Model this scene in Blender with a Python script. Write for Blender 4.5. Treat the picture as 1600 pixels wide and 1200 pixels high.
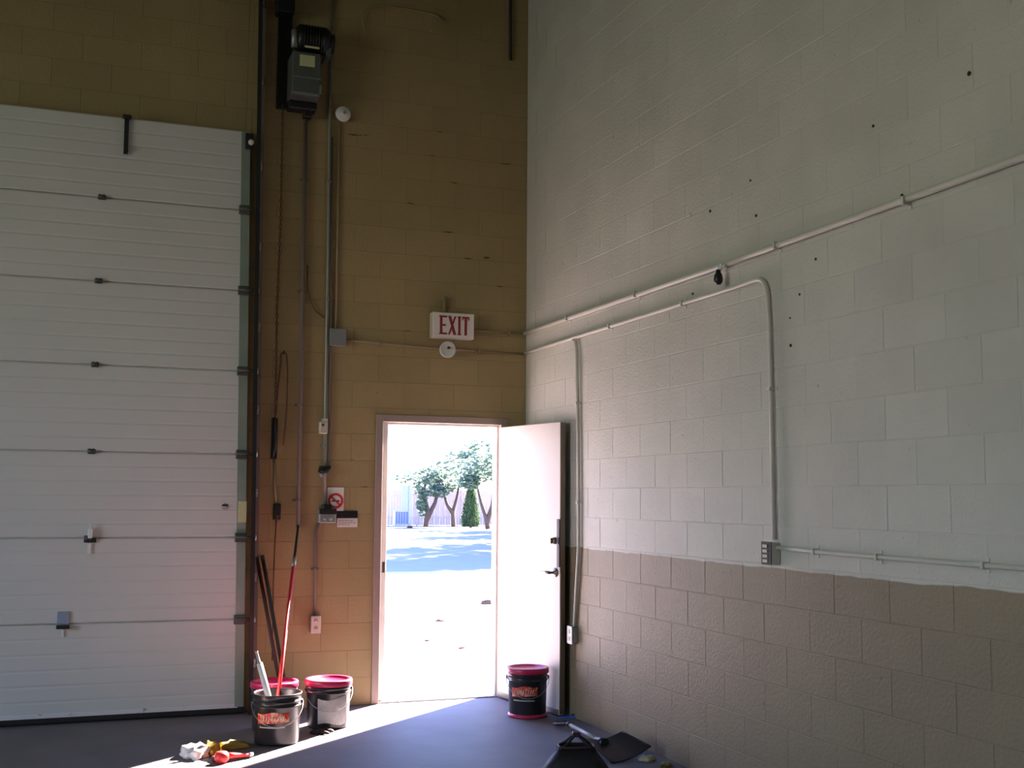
import bpy, bmesh, math, random
from mathutils import Vector, Matrix
random.seed(7)
S = bpy.context.scene
COL = S.collection
for o in list(bpy.data.objects): bpy.data.objects.remove(o)

# ------------------------------------------------------------ camera
CAM = Vector((-3.397, -8.711, 1.542))
yaw, pit, rol, fpx = .3601, .0945, .0071, 1844.7
fw = Vector((math.sin(yaw)*math.cos(pit), math.cos(yaw)*math.cos(pit), math.sin(pit)))
r0 = Vector((math.cos(yaw), -math.sin(yaw), 0)); u0 = r0.cross(fw)
r1 = r0*math.cos(rol)+u0*math.sin(rol); u1 = -r0*math.sin(rol)+u0*math.cos(rol)
cd = bpy.data.cameras.new('camera'); cam = bpy.data.objects.new('camera', cd); COL.objects.link(cam)
m = Matrix((r1, u1, -fw)).transposed().to_4x4(); m.translation = CAM
cam.matrix_world = m
cd.sensor_width = 36; cd.lens = 36*fpx/1600; cd.clip_end = 400
S.camera = cam

# ------------------------------------------------------------ world, sun, room light, exposure
S.view_settings.view_transform = 'Standard'; S.view_settings.look = 'None'
S.view_settings.gamma = 1; S.view_settings.use_curve_mapping = False
S.view_settings.exposure = 0.0
w = bpy.data.worlds.new('sky'); S.world = w; w.use_nodes = True
nt = w.node_tree; nt.nodes.clear()
sky = nt.nodes.new('ShaderNodeTexSky'); sky.sky_type = 'NISHITA'; sky.sun_disc = False
sky.sun_elevation = math.radians(33); sky.sun_rotation = math.radians(49); sky.air_density = 1.8; sky.ozone_density = 4; sky.dust_density = .6
bg = nt.nodes.new('ShaderNodeBackground'); bg.inputs['Strength'].default_value = .98
wo = nt.nodes.new('ShaderNodeOutputWorld')
wb = nt.nodes.new('ShaderNodeVectorMath'); wb.operation = 'MULTIPLY'; wb.inputs[1].default_value = (.9, .96, 1.7)   # the camera's cool daylight balance
nt.links.new(sky.outputs[0], wb.inputs[0]); nt.links.new(wb.outputs[0], bg.inputs[0]); nt.links.new(bg.outputs[0], wo.inputs[0])

def light(name, typ, loc, rot, energy, color, **kw):
    d = bpy.data.lights.new(name, typ); d.energy = energy; d.color = color
    for k, v in kw.items(): setattr(d, k, v)
    o = bpy.data.objects.new(name, d); COL.objects.link(o); o.location = loc
    if isinstance(rot, Vector): o.rotation_euler = rot.to_track_quat('-Z', 'Y').to_euler()
    else: o.rotation_euler = rot
    return o
el = math.radians(33)
light('sun', 'SUN', (10, 10, 12), Vector((-.757*math.cos(el), -.652*math.cos(el), -math.sin(el))), 135, (1, .76, .70), angle=.02)
# fill light added as daylight at an invented left bay; unseen high-bay lamps overhead
LW = light('left_fill_light', 'AREA', (-11.8, -5.2, 2.3), Vector((1, 0, .06)), 150, (.92, 1, .74), shape='RECTANGLE', size=4.4, size_y=3.2)
for i, (x, y) in enumerate([(-4.6, -4.6), (-5.2, -10)]):
    light('high_bay_lamp', 'AREA', (x, y, 5.75), Vector((0, 0, -1)), 14, (.88, 1, .66), shape='DISK', size=.5)
pt = light('doorway_portal', 'AREA', (-.685, .19, 1.07), Vector((0, -1, 0)), 1, (1, 1, 1), shape='RECTANGLE', size=.98, size_y=2.16)
pt.data.cycles.is_portal = True

# ------------------------------------------------------------ materials
def mat(name, color, rough=.6, metal=0, var=0, nscale=8, bump=0, bscale=40, spec=.5, emit=None, trans=0, dirt=None, dscale=3, dlo=.55, dhi=.75):
    m = bpy.data.materials.new(name); m.use_nodes = True; n = m.node_tree
    b = n.nodes['Principled BSDF']; b.inputs['Roughness'].default_value = rough; b.inputs['Metallic'].default_value = metal
    b.inputs['Specular IOR Level'].default_value = spec
    b.inputs['Base Color'].default_value = (*color, 1)
    tc = n.nodes.new('ShaderNodeNewGeometry')
    sock = None
    if var or dirt:
        tn = n.nodes.new('ShaderNodeTexNoise'); tn.inputs['Scale'].default_value = nscale; tn.inputs['Detail'].default_value = 4
        n.links.new(tc.outputs['Position'], tn.inputs['Vector'])
        mx = n.nodes.new('ShaderNodeMix'); mx.data_type = 'RGBA'
        mx.inputs[6].default_value = (*[c*(1-var) for c in color], 1); mx.inputs[7].default_value = (*[min(1, c*(1+var)) for c in color], 1)
        n.links.new(tn.outputs['Fac'], mx.inputs[0]); sock = mx.outputs[2]
    if dirt:
        t2 = n.nodes.new('ShaderNodeTexNoise'); t2.inputs['Scale'].default_value = dscale; t2.inputs['Detail'].default_value = 6
        n.links.new(tc.outputs['Position'], t2.inputs['Vector'])
        mr = n.nodes.new('ShaderNodeMapRange'); mr.inputs[1].default_value = dlo; mr.inputs[2].default_value = dhi
        n.links.new(t2.outputs['Fac'], mr.inputs[0])
        m2 = n.nodes.new('ShaderNodeMix'); m2.data_type = 'RGBA'; m2.inputs[7].default_value = (*dirt, 1)
        n.links.new(sock, m2.inputs[6]); n.links.new(mr.outputs[0], m2.inputs[0]); sock = m2.outputs[2]
    if sock: n.links.new(sock, b.inputs['Base Color'])
    if bump:
        t3 = n.nodes.new('ShaderNodeTexNoise'); t3.inputs['Scale'].default_value = bscale; t3.inputs['Detail'].default_value = 5
        n.links.new(tc.outputs['Position'], t3.inputs['Vector'])
        bp = n.nodes.new('ShaderNodeBump'); bp.inputs['Strength'].default_value = bump; bp.inputs['Distance'].default_value = .01
        n.links.new(t3.outputs['Fac'], bp.inputs['Height']); n.links.new(bp.outputs[0], b.inputs['Normal'])
    if emit:
        b.inputs['Emission Color'].default_value = (*emit[0], 1); b.inputs['Emission Strength'].default_value = emit[1]
    if trans: b.inputs['Transmission Weight'].default_value = trans
    return m

TAN = (.375, .28, .13); TAN2 = (.25, .202, .128); WHITE = (.54, .54, .475)
def wall_paint(name, low, high, zline, rnd=.05):
    """Block paint: two paint colours that meet at a hand-painted line, slight difference from block to block, small stains."""
    m = mat(name, high, .55, bump=.35, bscale=55); n = m.node_tree; L = n.links; N = n.nodes.new
    b = n.nodes['Principled BSDF']
    g = N('ShaderNodeNewGeometry'); sp = N('ShaderNodeSeparateXYZ'); L.new(g.outputs['Position'], sp.inputs[0])
    t = N('ShaderNodeTexNoise'); t.inputs['Scale'].default_value = 3; t.inputs['Detail'].default_value = 3; L.new(g.outputs['Position'], t.inputs['Vector'])
    ma = N('ShaderNodeMath'); ma.operation = 'MULTIPLY_ADD'; ma.inputs[1].default_value = .045; L.new(t.outputs['Fac'], ma.inputs[0]); L.new(sp.outputs['Z'], ma.inputs[2])
    gt = N('ShaderNodeMapRange'); gt.inputs[1].default_value = zline+.020; gt.inputs[2].default_value = zline+.026; L.new(ma.outputs[0], gt.inputs[0])
    mx = N('ShaderNodeMix'); mx.data_type = 'RGBA'; mx.inputs[6].default_value = (*low, 1); mx.inputs[7].default_value = (*high, 1); L.new(gt.outputs[0], mx.inputs[0])
    oi = N('ShaderNodeObjectInfo')
    t2 = N('ShaderNodeTexNoise'); t2.inputs['Scale'].default_value = 1.3; t2.inputs['Detail'].default_value = 8; t2.inputs['Roughness'].default_value = .6; L.new(g.outputs['Position'], t2.inputs['Vector'])
    r1_ = N('ShaderNodeMapRange'); r1_.inputs[3].default_value = 1-rnd; r1_.inputs[4].default_value = 1+rnd; L.new(oi.outputs['Random'], r1_.inputs[0])
    r2_ = N('ShaderNodeMapRange'); r2_.inputs[1].default_value = .3; r2_.inputs[2].default_value = .7; r2_.inputs[3].default_value = .9; r2_.inputs[4].default_value = 1.06; L.new(t2.outputs['Fac'], r2_.inputs[0])
    mu = N('ShaderNodeMath'); mu.operation = 'MULTIPLY'; L.new(r1_.outputs[0], mu.inputs[0]); L.new(r2_.outputs[0], mu.inputs[1])
    # pits and scuffs
    t4 = N('ShaderNodeTexNoise'); t4.inputs['Scale'].default_value = 17; t4.inputs['Detail'].default_value = 2; L.new(g.outputs['Position'], t4.inputs['Vector'])
    r4 = N('ShaderNodeMapRange'); r4.inputs[1].default_value = .73; r4.inputs[2].default_value = .78; r4.inputs[3].default_value = 1; r4.inputs[4].default_value = .6; L.new(t4.outputs['Fac'], r4.inputs[0])
    mu2 = N('ShaderNodeMath'); mu2.operation = 'MULTIPLY'; L.new(mu.outputs[0], mu2.inputs[0]); L.new(r4.outputs[0], mu2.inputs[1])
    sc = N('ShaderNodeVectorMath'); sc.operation = 'SCALE'; L.new(mx.outputs[2], sc.inputs[0]); L.new(mu2.outputs[0], sc.inputs['Scale'])
    L.new(sc.outputs[0], b.inputs['Base Color'])
    return m
M = {}
M['wall_right'] = wall_paint('two_tone_block_paint', TAN2, WHITE, 1.185, .03)
M['wall_back'] = wall_paint('ochre_block_paint', TAN, TAN, -5, .045)
M['mortar_right'] = wall_paint('two_tone_joint_paint', [c*.87 for c in TAN2], [c*.985 for c in WHITE], 1.185, 0)
M['mortar_back'] = wall_paint('ochre_joint_paint', [c*.8 for c in TAN], [c*.8 for c in TAN], -5, 0)
M['chip'] = mat('bare_mortar', (.11, .085, .05), .9)
M['floor'] = mat('worn_concrete', (.165, .158, .172), .66, spec=.25, var=.3, nscale=2.2, bump=.15, bscale=30, dirt=(.14, .13, .135), dscale=1.3, dlo=.5, dhi=.75)
M['apron'] = mat('pale_concrete', (.36, .355, .34), .8, var=.08, nscale=3, bump=.2)
M['asphalt'] = mat('asphalt', (.16, .17, .165), .9, var=.15, nscale=1.5, bump=.3, bscale=60)
M['ceiling'] = mat('steel_deck_paint', (.12, .10, .08), .7, var=.1)
M['far_wall'] = mat('plain_block_paint', (.33, .31, .27), .7, var=.1, bump=.2)
M['door_white'] = mat('white_sectional_steel', (.65, .655, .63), .5, var=.05, nscale=1.2, bump=.04, bscale=20)
M['worn_white'] = mat('peeling_white_strip', (.75, .74, .76), .6, var=.1, dirt=(.12, .1, .09), dscale=9, dlo=.56, dhi=.64)
M['galv'] = mat('galvanised_steel', (.36, .38, .36), .45, .7, var=.2, nscale=12)
M['hinge_grey'] = mat('oily_hinge_steel', (.10, .10, .09), .5, .4, var=.3, nscale=30)
M['green_steel'] = mat('grey_green_stile', (.30, .36, .30), .5, .2, var=.25, nscale=5)
M['dark_steel'] = mat('dark_steel', (.035, .035, .035), .45, .5)
M['black'] = mat('black_plastic', (.012, .012, .014), .38)
M['rubber'] = mat('black_rubber', (.02, .018, .018), .8)
M['pipe_mauve'] = mat('painted_pipe', (.16, .125, .105), .45, var=.1)
M['pipe_grey'] = mat('zinc_conduit', (.27, .28, .24), .38, .4, var=.1)
M['pipe_tan'] = mat('tan_painted_conduit', (.30, .225, .12), .5, var=.08)
M['pipe_white'] = mat('white_painted_conduit', (.60, .585, .51), .45, var=.05)
M['box_grey'] = mat('grey_steel_box', (.30, .31, .31), .45, .3, var=.1)
M['box_dark'] = mat('dark_operator_casing', (.13, .14, .13), .5, .3, var=.15)
M['cream'] = mat('cream_plastic', (.62, .56, .46), .5)
M['white'] = mat('white_plastic', (.78, .78, .74), .45)
M['label_yellow'] = mat('yellowish_sticker', (.62, .64, .36), .6, var=.1, nscale=60)
M['red'] = mat('red_paint', (.62, .03, .03), .45)
M['red_dark'] = mat('sign_red', (.30, .025, .03), .5)
M['crimson'] = mat('crimson_lid_plastic', (.48, .02, .09), .35)
M['rust'] = mat('rusty_chain', (.16, .07, .04), .6, .4, var=.3, nscale=40)
M['sign_face'] = mat('sign_face', (.82, .78, .72), .4)
M['leaf_white'] = mat('cream_door_paint', (.60, .565, .53), .4, var=.03, nscale=3, bump=.05, bscale=12)
M['frame'] = mat('beige_frame_paint', (.36, .28, .235), .45, var=.06)
M['frame_white'] = mat('white_stop_paint', (.85, .84, .82), .45)
M['bucket'] = mat('black_pail_plastic', (.02, .02, .024), .3)
M['bucket_in'] = mat('pail_inside', (.03, .03, .035), .5)
M['bucket_print'] = mat('red_print', (.65, .05, .02), .4, dirt=(.75, .45, .3), dscale=30, dlo=.52, dhi=.6, var=.1)
M['print_pale'] = mat('pale_print', (.42, .42, .42), .5, var=.3, nscale=30)
M['cloth'] = mat('white_rag', (.8, .78, .74), .9, bump=.3)
M['cloth_y'] = mat('mustard_rag', (.55, .36, .05), .9, bump=.3)
M['olive'] = mat('olive_scrap', (.33, .27, .06), .8)
M['blue'] = mat('blue_tape', (.05, .12, .5), .5)
M['bag'] = mat('black_nylon', (.012, .011, .014), .7, bump=.3)
M['bag_trim'] = mat('maroon_trim', (.05, .014, .02), .6)
M['scrap'] = mat('pale_scrap', (.55, .55, .35), .8, var=.2, nscale=30)
M['brass'] = mat('dull_steel', (.22, .19, .15), .35, .8)
M['glass'] = mat('bulb_glass', (.9, .9, .9), .1, trans=.6)
M['fence'] = mat('weathered_pink_boards', (.50, .42, .42), .8, var=.15, nscale=3)
M['bark'] = mat('dark_bark', (.075, .055, .045), .9, var=.3)
def leafmat(name, c):
    m = mat(name, c, .6, var=.35, nscale=1.2); n = m.node_tree; b = n.nodes['Principled BSDF']
    tr = n.nodes.new('ShaderNodeBsdfTranslucent'); tr.inputs[0].default_value = (*[min(1, x*1.6) for x in c], 1)
    ms = n.nodes.new('ShaderNodeMixShader'); ms.inputs[0].default_value = .4
    n.links.new(b.outputs[0], ms.inputs[1]); n.links.new(tr.outputs[0], ms.inputs[2]); n.links.new(ms.outputs[0], n.nodes['Material Output'].inputs[0])
    return m
M['leaf'] = leafmat('tree_leaves', (.10, .165, .12)); M['leaf_dark'] = leafmat('dark_leaves', (.03, .06, .05)); M['conifer'] = leafmat('conifer_leaves', (.03, .075, .025))
M['blue_steel'] = mat('pale_blue_steel', (.30, .36, .46), .5, var=.05)
M['blue_dark'] = mat('blue_louvre', (.10, .14, .26), .5)
M['glow_window'] = mat('bay_glass', (.9, .95, .9), .2, trans=1)

# ------------------------------------------------------------ mesh helpers
class MB:
    def __init__(s): s.bm = bmesh.new()
    def box(s, x0, x1, y0, y1, z0, z1, bev=0):
        vs = [s.bm.verts.new(v) for v in [(x0,y0,z0),(x1,y0,z0),(x1,y1,z0),(x0,y1,z0),(x0,y0,z1),(x1,y0,z1),(x1,y1,z1),(x0,y1,z1)]]
        fs = [s.bm.faces.new([vs[i] for i in f]) for f in [(0,3,2,1),(4,5,6,7),(0,1,5,4),(1,2,6,5),(2,3,7,6),(3,0,4,7)]]
        if bev:
            es = list({e for f in fs for e in f.edges})
            bmesh.ops.bevel(s.bm, geom=es, offset=bev, segments=2 if bev > .006 else 1, profile=.5, affect='EDGES')
        return s
    def quad(s, *ps):
        s.bm.faces.new([s.bm.verts.new(p) for p in ps]); return s
    def tube(s, pts, r, n=10, cap=True):
        pts = [Vector(p) for p in pts]; rs = r if isinstance(r, (list, tuple)) else [r]*len(pts)
        rings = []; prev = None
        for i, p in enumerate(pts):
            a = pts[max(0, i-1)]; b = pts[min(len(pts)-1, i+1)]; t = (b-a).normalized()
            if prev is None:
                ref = Vector((0, 0, 1)) if abs(t.z) < .9 else Vector((1, 0, 0)); x = t.cross(ref).normalized()
            else: x = (prev-t*prev.dot(t)).normalized()
            prev = x; y = t.cross(x)
            rings.append([s.bm.verts.new(p+(x*math.cos(2*math.pi*k/n)+y*math.sin(2*math.pi*k/n))*rs[i]) for k in range(n)])
        for a, b in zip(rings, rings[1:]):
            for k in range(n): s.bm.faces.new((a[k], a[(k+1)%n], b[(k+1)%n], b[k])).smooth = True
        if cap: s.bm.faces.new(rings[0][::-1]); s.bm.faces.new(rings[-1])
        return s
    def lathe(s, prof, n=32, c=(0,0,0), axis='z', a0=0, a1=2*math.pi, smooth=True):
        full = abs(a1-a0-2*math.pi) < 1e-6; cols = []
        for k in range(n if full else n+1):
            a = a0+(a1-a0)*k/n; col = []
            for (r, z) in prof:
                v = (r*math.cos(a), r*math.sin(a), z)
                if axis == 'y': v = (v[0], -v[2], v[1])     # profile height points towards -Y
                if axis == 'x': v = (-v[2], v[0], v[1])
                col.append(s.bm.verts.new((v[0]+c[0], v[1]+c[1], v[2]+c[2])))
            cols.append(col)
        m_ = len(cols) if full else len(cols)-1
        for k in range(m_):
            a, b = cols[k], cols[(k+1) % len(cols)]
            for i in range(len(prof)-1): s.bm.faces.new((a[i], b[i], b[i+1], a[i+1])).smooth = smooth
        bmesh.ops.remove_doubles(s.bm, verts=s.bm.verts[:], dist=1e-5)
        return s
    def prism(s, pts2, y0, y1, plane='xz'):
        f = {'xz': lambda a, b, c: (a, c, b), 'yz': lambda a, b, c: (c, a, b), 'xy': lambda a, b, c: (a, b, c)}[plane]
        A = [s.bm.verts.new(f(a, b, y0)) for a, b in pts2]; B = [s.bm.verts.new(f(a, b, y1)) for a, b in pts2]
        s.bm.faces.new(A); s.bm.faces.new(B[::-1]); n = len(A)
        for i in range(n): s.bm.faces.new((A[i], B[i], B[(i+1)%n], A[(i+1)%n]))
        return s
    def build(s, name, m, parent=None, loc=None):
        if isinstance(m, str): m = M[m]
        bmesh.ops.recalc_face_normals(s.bm, faces=s.bm.faces[:])
        me = bpy.data.meshes.new(name); s.bm.to_mesh(me); s.bm.free(); me.materials.append(m)
        o = bpy.data.objects.new(name, me); COL.objects.link(o); o.parent = parent
        if loc: o.location = loc
        return o
def tag(o, label=None, cat=None, group=None, kind=None):
    if label: o['label'] = label
    if cat: o['category'] = cat
    if group: o['group'] = group
    if kind: o['kind'] = kind
    return o
def empty(name, loc=(0,0,0), label=None, cat=None, group=None, kind=None, rz=0):
    o = bpy.data.objects.new(name, None); COL.objects.link(o); o.location = loc; o.rotation_euler.z = rz; o.empty_display_size = .1
    return tag(o, label, cat, group, kind)
def arc(c, r, a0, a1, n, plane):
    out = []
    for k in range(n+1):
        a = math.radians(a0+(a1-a0)*k/n); u, v = r*math.cos(a), r*math.sin(a)
        out.append((c[0]+u, c[1], c[2]+v) if plane == 'xz' else (c[0], c[1]+u, c[2]+v))
    return out

# ------------------------------------------------------------ the setting
X0, Y0, ZC, T = -12.0, -15.0, 6.1, .2
tag(MB().box(X0-T, T, Y0-T, .2, -.2, 0).build('floor', 'floor'), kind='structure')
tag(MB().box(X0-T, T, Y0-T, .2, ZC, ZC+.2).build('ceiling', 'ceiling'), kind='structure')
DX0, DX1, DZ = -1.215, -.155, 2.15           # doorway in the block wall
GX0, GX1, GZ = -5.20, -2.24, 4.17            # overhead door opening
b = MB()
b.box(X0-T, GX0, .0015, T, 0, ZC).box(GX0, GX1, .0015, T, GZ, ZC).box(GX1, DX0, .0015, T, 0, ZC).box(DX0, DX1, .0015, T, DZ, ZC).box(DX1, T, .0015, T, 0, ZC)
wall_back = tag(b.build('wall_back', 'mortar_back'), kind='structure')
wall_right = tag(MB().box(.0015, T, Y0-T, .003, 0, ZC).build('wall_right', 'mortar_right'), kind='structure')
tag(MB().box(X0-T, .003, Y0-T, Y0, 0, ZC).build('wall_rear', 'far_wall'), kind='structure')
b = MB()
WY0, WY1, WZ0, WZ1 = -7.5, -2.9, .6, 4.0
b.box(X0-T, X0, Y0, WY0, 0, ZC).box(X0-T, X0, WY1, .003, 0, ZC).box(X0-T, X0, WY0, WY1, 0, WZ0).box(X0-T, X0, WY0, WY1, WZ1, ZC)
tag(b.build('wall_left', 'far_wall'), kind='structure')
wn = MB()
for k in range(5): y = WY0+(WY1-WY0)*k/4; wn.box(X0-.12, X0-.04, y-.03, y+.03, WZ0, WZ1)
for k in range(4): z = WZ0+(WZ1-WZ0)*k/3; wn.box(X0-.12, X0-.04, WY0, WY1, z-.03, z+.03)
tag(wn.build('added_window_1', 'galv'), kind='structure')  # unseen window, added to frame the fill light from the left
# roof beam just inside the back wall, above the picture
tag(MB().box(X0, 0, -.98, -.80, 5.42, 5.46).box(X0, 0, -.9, -.88, 5.46, 5.98).box(X0, 0, -.98, -.80, 5.98, ZC).build('trim_1', 'ceiling'), kind='structure')

# concrete blocks, one by one
meshes = {}
def block_mesh(wd, h, axis, mt):
    key = (round(wd, 3), round(h, 3), axis)
    if key not in meshes:
        g = .0019; b = MB()
        if axis == 'x': b.box(g, wd-g, 0, .03, g, h-g, .0022)
        else: b.box(0, .03, g, wd-g, g, h-g, .0022)
        bmesh.ops.recalc_face_normals(b.bm, faces=b.bm.faces[:])
        me = bpy.data.meshes.new('block'); b.bm.to_mesh(me); b.bm.free(); me.materials.append(M[mt]); meshes[key] = me
    return meshes[key]
def cells(lo, hi, row, step=.4):
    e = [lo]; k = math.ceil((lo-(.2 if row % 2 else 0))/step+1e-6)
    x = k*step+(.2 if row % 2 else 0)
    while x < hi-1e-4:
        if x-lo > .03: e.append(x)
        x += step
    if hi-e[-1] < .03: e.pop()
    e.append(hi); return list(zip(e, e[1:]))
def project(P):
    d = Vector(P)-CAM; z = d.dot(fw)
    return (800+fpx*d.dot(r1)/z, 600-fpx*d.dot(u1)/z, z) if z > .1 else (9e9, 9e9, z)
def inframe(P, mg=60):
    x, y, z = project(P); return -mg < x < 1600+mg and -mg < y < 1200+mg
todo = []
for row in range(31):
    z0 = row*.2; z1 = min(z0+.2, ZC)
    if z1-z0 < .03: continue
    # back wall: spans left free by the two openings
    spans = []
    if z0 >= GZ-.001: spans.append((X0, GX1))
    elif z1 > GZ+.03: spans += [(X0, GX0), ('h', GX0, GX1, GZ)]
    else: spans.append((X0, GX0))
    if z0 >= DZ-.001: spans.append((GX1, 0))
    elif z1 > DZ+.03: spans += [(GX1, DX0), (DX1, 0), ('h', DX0, DX1, DZ)]
    else: spans += [(GX1, DX0), (DX1, 0)]
    for s_ in spans:
        zl = z0
        if s_[0] == 'h': _, a, c, zl = s_
        else: a, c = s_
        for (xa, xb) in cells(a, c, row):
            if xb < -6.5: continue
            todo.append(('x', xa, xb, zl, z1))
    for (ya, yb) in cells(-9.0, 0, row+1):
        todo.append(('y', ya, yb, z0, z1))
rest = {'x': MB(), 'y': MB()}
cand = {'x': [], 'y': []}
for (ax, a, c, z0, z1) in todo:
    P = ((a+c)/2, 0, (z0+z1)/2) if ax == 'x' else (0, (a+c)/2, (z0+z1)/2)
    q = project(P)
    size = (c-a)*(z1-z0)/q[2]**2 if q[2] > .1 and inframe(P) else 0
    if ax == 'y' and size: size *= abs(P[0]-CAM.x)/(P-CAM if isinstance(P, Vector) else Vector(P)-CAM).length
    cand[ax].append((size, a, c, z0, z1))
for ax in 'xy':
    L_ = sorted(cand[ax], key=lambda t: -t[0]); n = 0
    for size, a, c, z0, z1 in L_:
        j = random.uniform(-.0006, .0006)
        if size > 0 and n < 298:
            o = bpy.data.objects.new('block', block_mesh(c-a, z1-z0, ax, 'wall_back' if ax == 'x' else 'wall_right')); COL.objects.link(o)
            o.location = (a, j, z0) if ax == 'x' else (j, a, z0)
            o.parent = wall_back if ax == 'x' else wall_right; n += 1
        else:
            g = .0019
            if ax == 'x': rest[ax].box(a+g, c-g, j, .03, z0+g, z1-g)
            else: rest[ax].box(j, .03, a+g, c-g, z0+g, z1-g)
tag(rest['x'].build('remaining_blocks', 'wall_back', wall_back), kind='stuff')
tag(rest['y'].build('remaining_blocks', 'wall_right', wall_right), kind='stuff')

# drilled anchor holes in the right wall
hb = bmesh.new(); bmesh.ops.create_cone(hb, segments=10, radius1=.011, radius2=.008, depth=.006, cap_ends=True)
bmesh.ops.rotate(hb, verts=hb.verts[:], matrix=Matrix.Rotation(math.pi/2, 3, 'Y')); hm = bpy.data.meshes.new('anchor_plug'); hb.to_mesh(hm); hb.free(); hm.materials.append(M['dark_steel'])
for y, z in [(-3.902,2.707),(-3.762,2.554),(-3.676,2.447),(-3.678,2.307),(-2.688,2.728),(-3.323,3.246),(-3.375,3.041),(-4.362,3.239),(-4.979,3.276),(-4.548,2.869),(-4.302,2.847),(-2.895,3.174)]:
    o = bpy.data.objects.new('anchor_plug', hm); COL.objects.link(o); o.location = (-.001, y, z); o.parent = wall_right
    k = random.uniform(.5, 1.0); o.scale = (1, k, k)

for x, z, l, t in [(-1.42, 4.295, .13, .014), (-1.33, 4.302, .06, .008), (-.97, 3.80, .07, .012), (-.66, 3.60, .10, .012), (-.5, 3.402, .08, .010), (-.34, 3.42, .06, .016), (-.23, 3.20, .05, .012), (-.62, 4.0, .07, .010), (-.185, 4.20, .10, .010), (-.80, 4.2, .06, .008), (-.98, 2.80, .07, .007), (-1.3, 1.602, .07, .007), (-.74, 4.4, .06, .007)]:
    b = MB(); n = 6
    pts_ = [(x-l/2+l*k/n, z+random.uniform(-.3, .3)*t+t*.5*math.sin(math.pi*k/n)) for k in range(n+1)]+[(x-l/2+l*k/n, z+random.uniform(-.3, .3)*t-t*.5*math.sin(math.pi*k/n)) for k in range(n-1, 0, -1)]
    b.prism(pts_, -.0015, .004); b.build('chipped_joint', 'chip', wall_back)

# ------------------------------------------------------------ overhead door (door_1)
door1 = empty('door_1', (-3.7, -.09, 0), 'white ribbed sectional overhead door, closed, left of the exit sign', 'overhead door', kind='structure')
def d1(name, mb, m, parent=None):
    o = mb.build(name, m, parent or door1)
    if parent is None: o.location = (3.7, .09, 0)
    return o
seams = [.045, .66, 1.236, 1.827, 2.427, 3.013, 3.608, 4.2]
shx = lambda z: -2.158-.016*z
def rib_panel(z0, z1):
    """One section: front profile with shallow grooves, run along X."""
    b = MB(); yf, yb = -.09, -.045; prof = [(yb, z0+.003), (yf+.006, z0+.003), (yf, z0+.012)]
    n = 6; h = z1-z0
    for k in range(1, n):
        zc = z0+h*k/n; prof += [(yf, zc-.011), (yf+.0022, zc-.004), (yf+.0022, zc+.004), (yf, zc+.011)]
    prof += [(yf, z1-.012), (yf+.006, z1-.003), (yb, z1-.003)]
    A = [b.bm.verts.new((-5.24, y, z)) for y, z in prof]; B = [b.bm.verts.new((shx(z), y, z)) for y, z in prof]
    for i in range(len(A)-1): b.bm.faces.new((A[i], B[i], B[i+1], A[i+1]))
    b.bm.faces.new((A[-1], B[-1], B[0], A[0])); b.bm.faces.new(A); b.bm.faces.new(B[::-1])
    if z1 < 4.1: b.box(-5.24, shx(z1), -.066, -.046, z1-.012, z1+.014)      # tongue into the next section
    return b
for z0, z1 in zip(seams, seams[1:]):
    p = d1('panel', rib_panel(z0, z1), 'door_white')
    st = MB(); xa, xb = shx(z0), shx(z1)
    st.bm.faces.ensure_lookup_table()
    for (xo0, xo1, y0_, y1_) in [(-.062, .002, -.095, -.088)]:
        vs = [st.bm.verts.new(v) for v in [(xa+xo0,y0_,z0+.006),(xa+xo1,y0_,z0+.006),(xa+xo1,y1_,z0+.006),(xa+xo0,y1_,z0+.006),(xb+xo0,y0_,z1-.006),(xb+xo1,y0_,z1-.006),(xb+xo1,y1_,z1-.006),(xb+xo0,y1_,z1-.006)]]
        for f in [(0,3,2,1),(4,5,6,7),(0,1,5,4),(1,2,6,5),(2,3,7,6),(3,0,4,7)]: st.bm.faces.new([vs[i] for i in f])
    st.build('end_stile', 'green_steel', p)
def hinge(x, z, s=1, m='galv'):
    b = MB(); b.box(x-.042*s, x+.042*s, -.097, -.089, z-.018, z+.016, .002)
    b.tube([(x-.038*s, -.104, z), (x+.038*s, -.104, z)], .011, 10)
    b.box(x-.03*s, x-.012*s, -.112, -.096, z-.02, z+.018).box(x+.012*s, x+.03*s, -.112, -.096, z-.02, z+.018)
    h = d1('hinge', b, m)
    sc = MB()
    for dx, dz in ((-.03, .011), (.03, .011), (-.03, -.013), (.03, -.013)): sc.lathe([(0, .006), (.006, .004), (.006, 0)], 8, (x+dx*s, -.097, z+dz), 'y')
    sc.build('bolt_heads', m, h)
for z in seams[2:-1]: hinge(-3.236, z, .62, 'hinge_grey')
for z in seams[1:-1]:
    x = shx(z)-.03
    b = MB(); b.box(x-.045, x+.035, -.118, -.092, z-.035, z+.03, .003); b.tube([(x-.04, -.125, z), (x+.09, -.125, z)], .011, 10)
    h = d1('roller_hinge', b, 'hinge_grey')
    MB().lathe([(0, -.012), (.022, -.012), (.024, 0), (.022, .012), (0, .012)], 16, (x+.09, -.125, z), 'x').build('roller', 'galv', h)
# top roller bracket
b = MB().box(-2.262, -2.205, -.13, -.096, 4.06, 4.175, .004); h = d1('top_bracket', b, 'dark_steel')
MB().lathe([(0, .02), (.016, .02), (.021, .008), (.021, -.01), (0, -.01)], 18, (-2.222, -.135, 4.105), 'y').build('roller', 'white', h)
# arm at the top edge
b = MB().box(-3.105, -3.075, -.112, -.096, 3.93, 4.21, .002).box(-3.12, -3.06, -.16, -.096, 4.185, 4.2).box(-3.10, -3.08, -.14, -.110, 3.95, 3.98)
d1('draw_arm', b, 'dark_steel')
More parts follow.
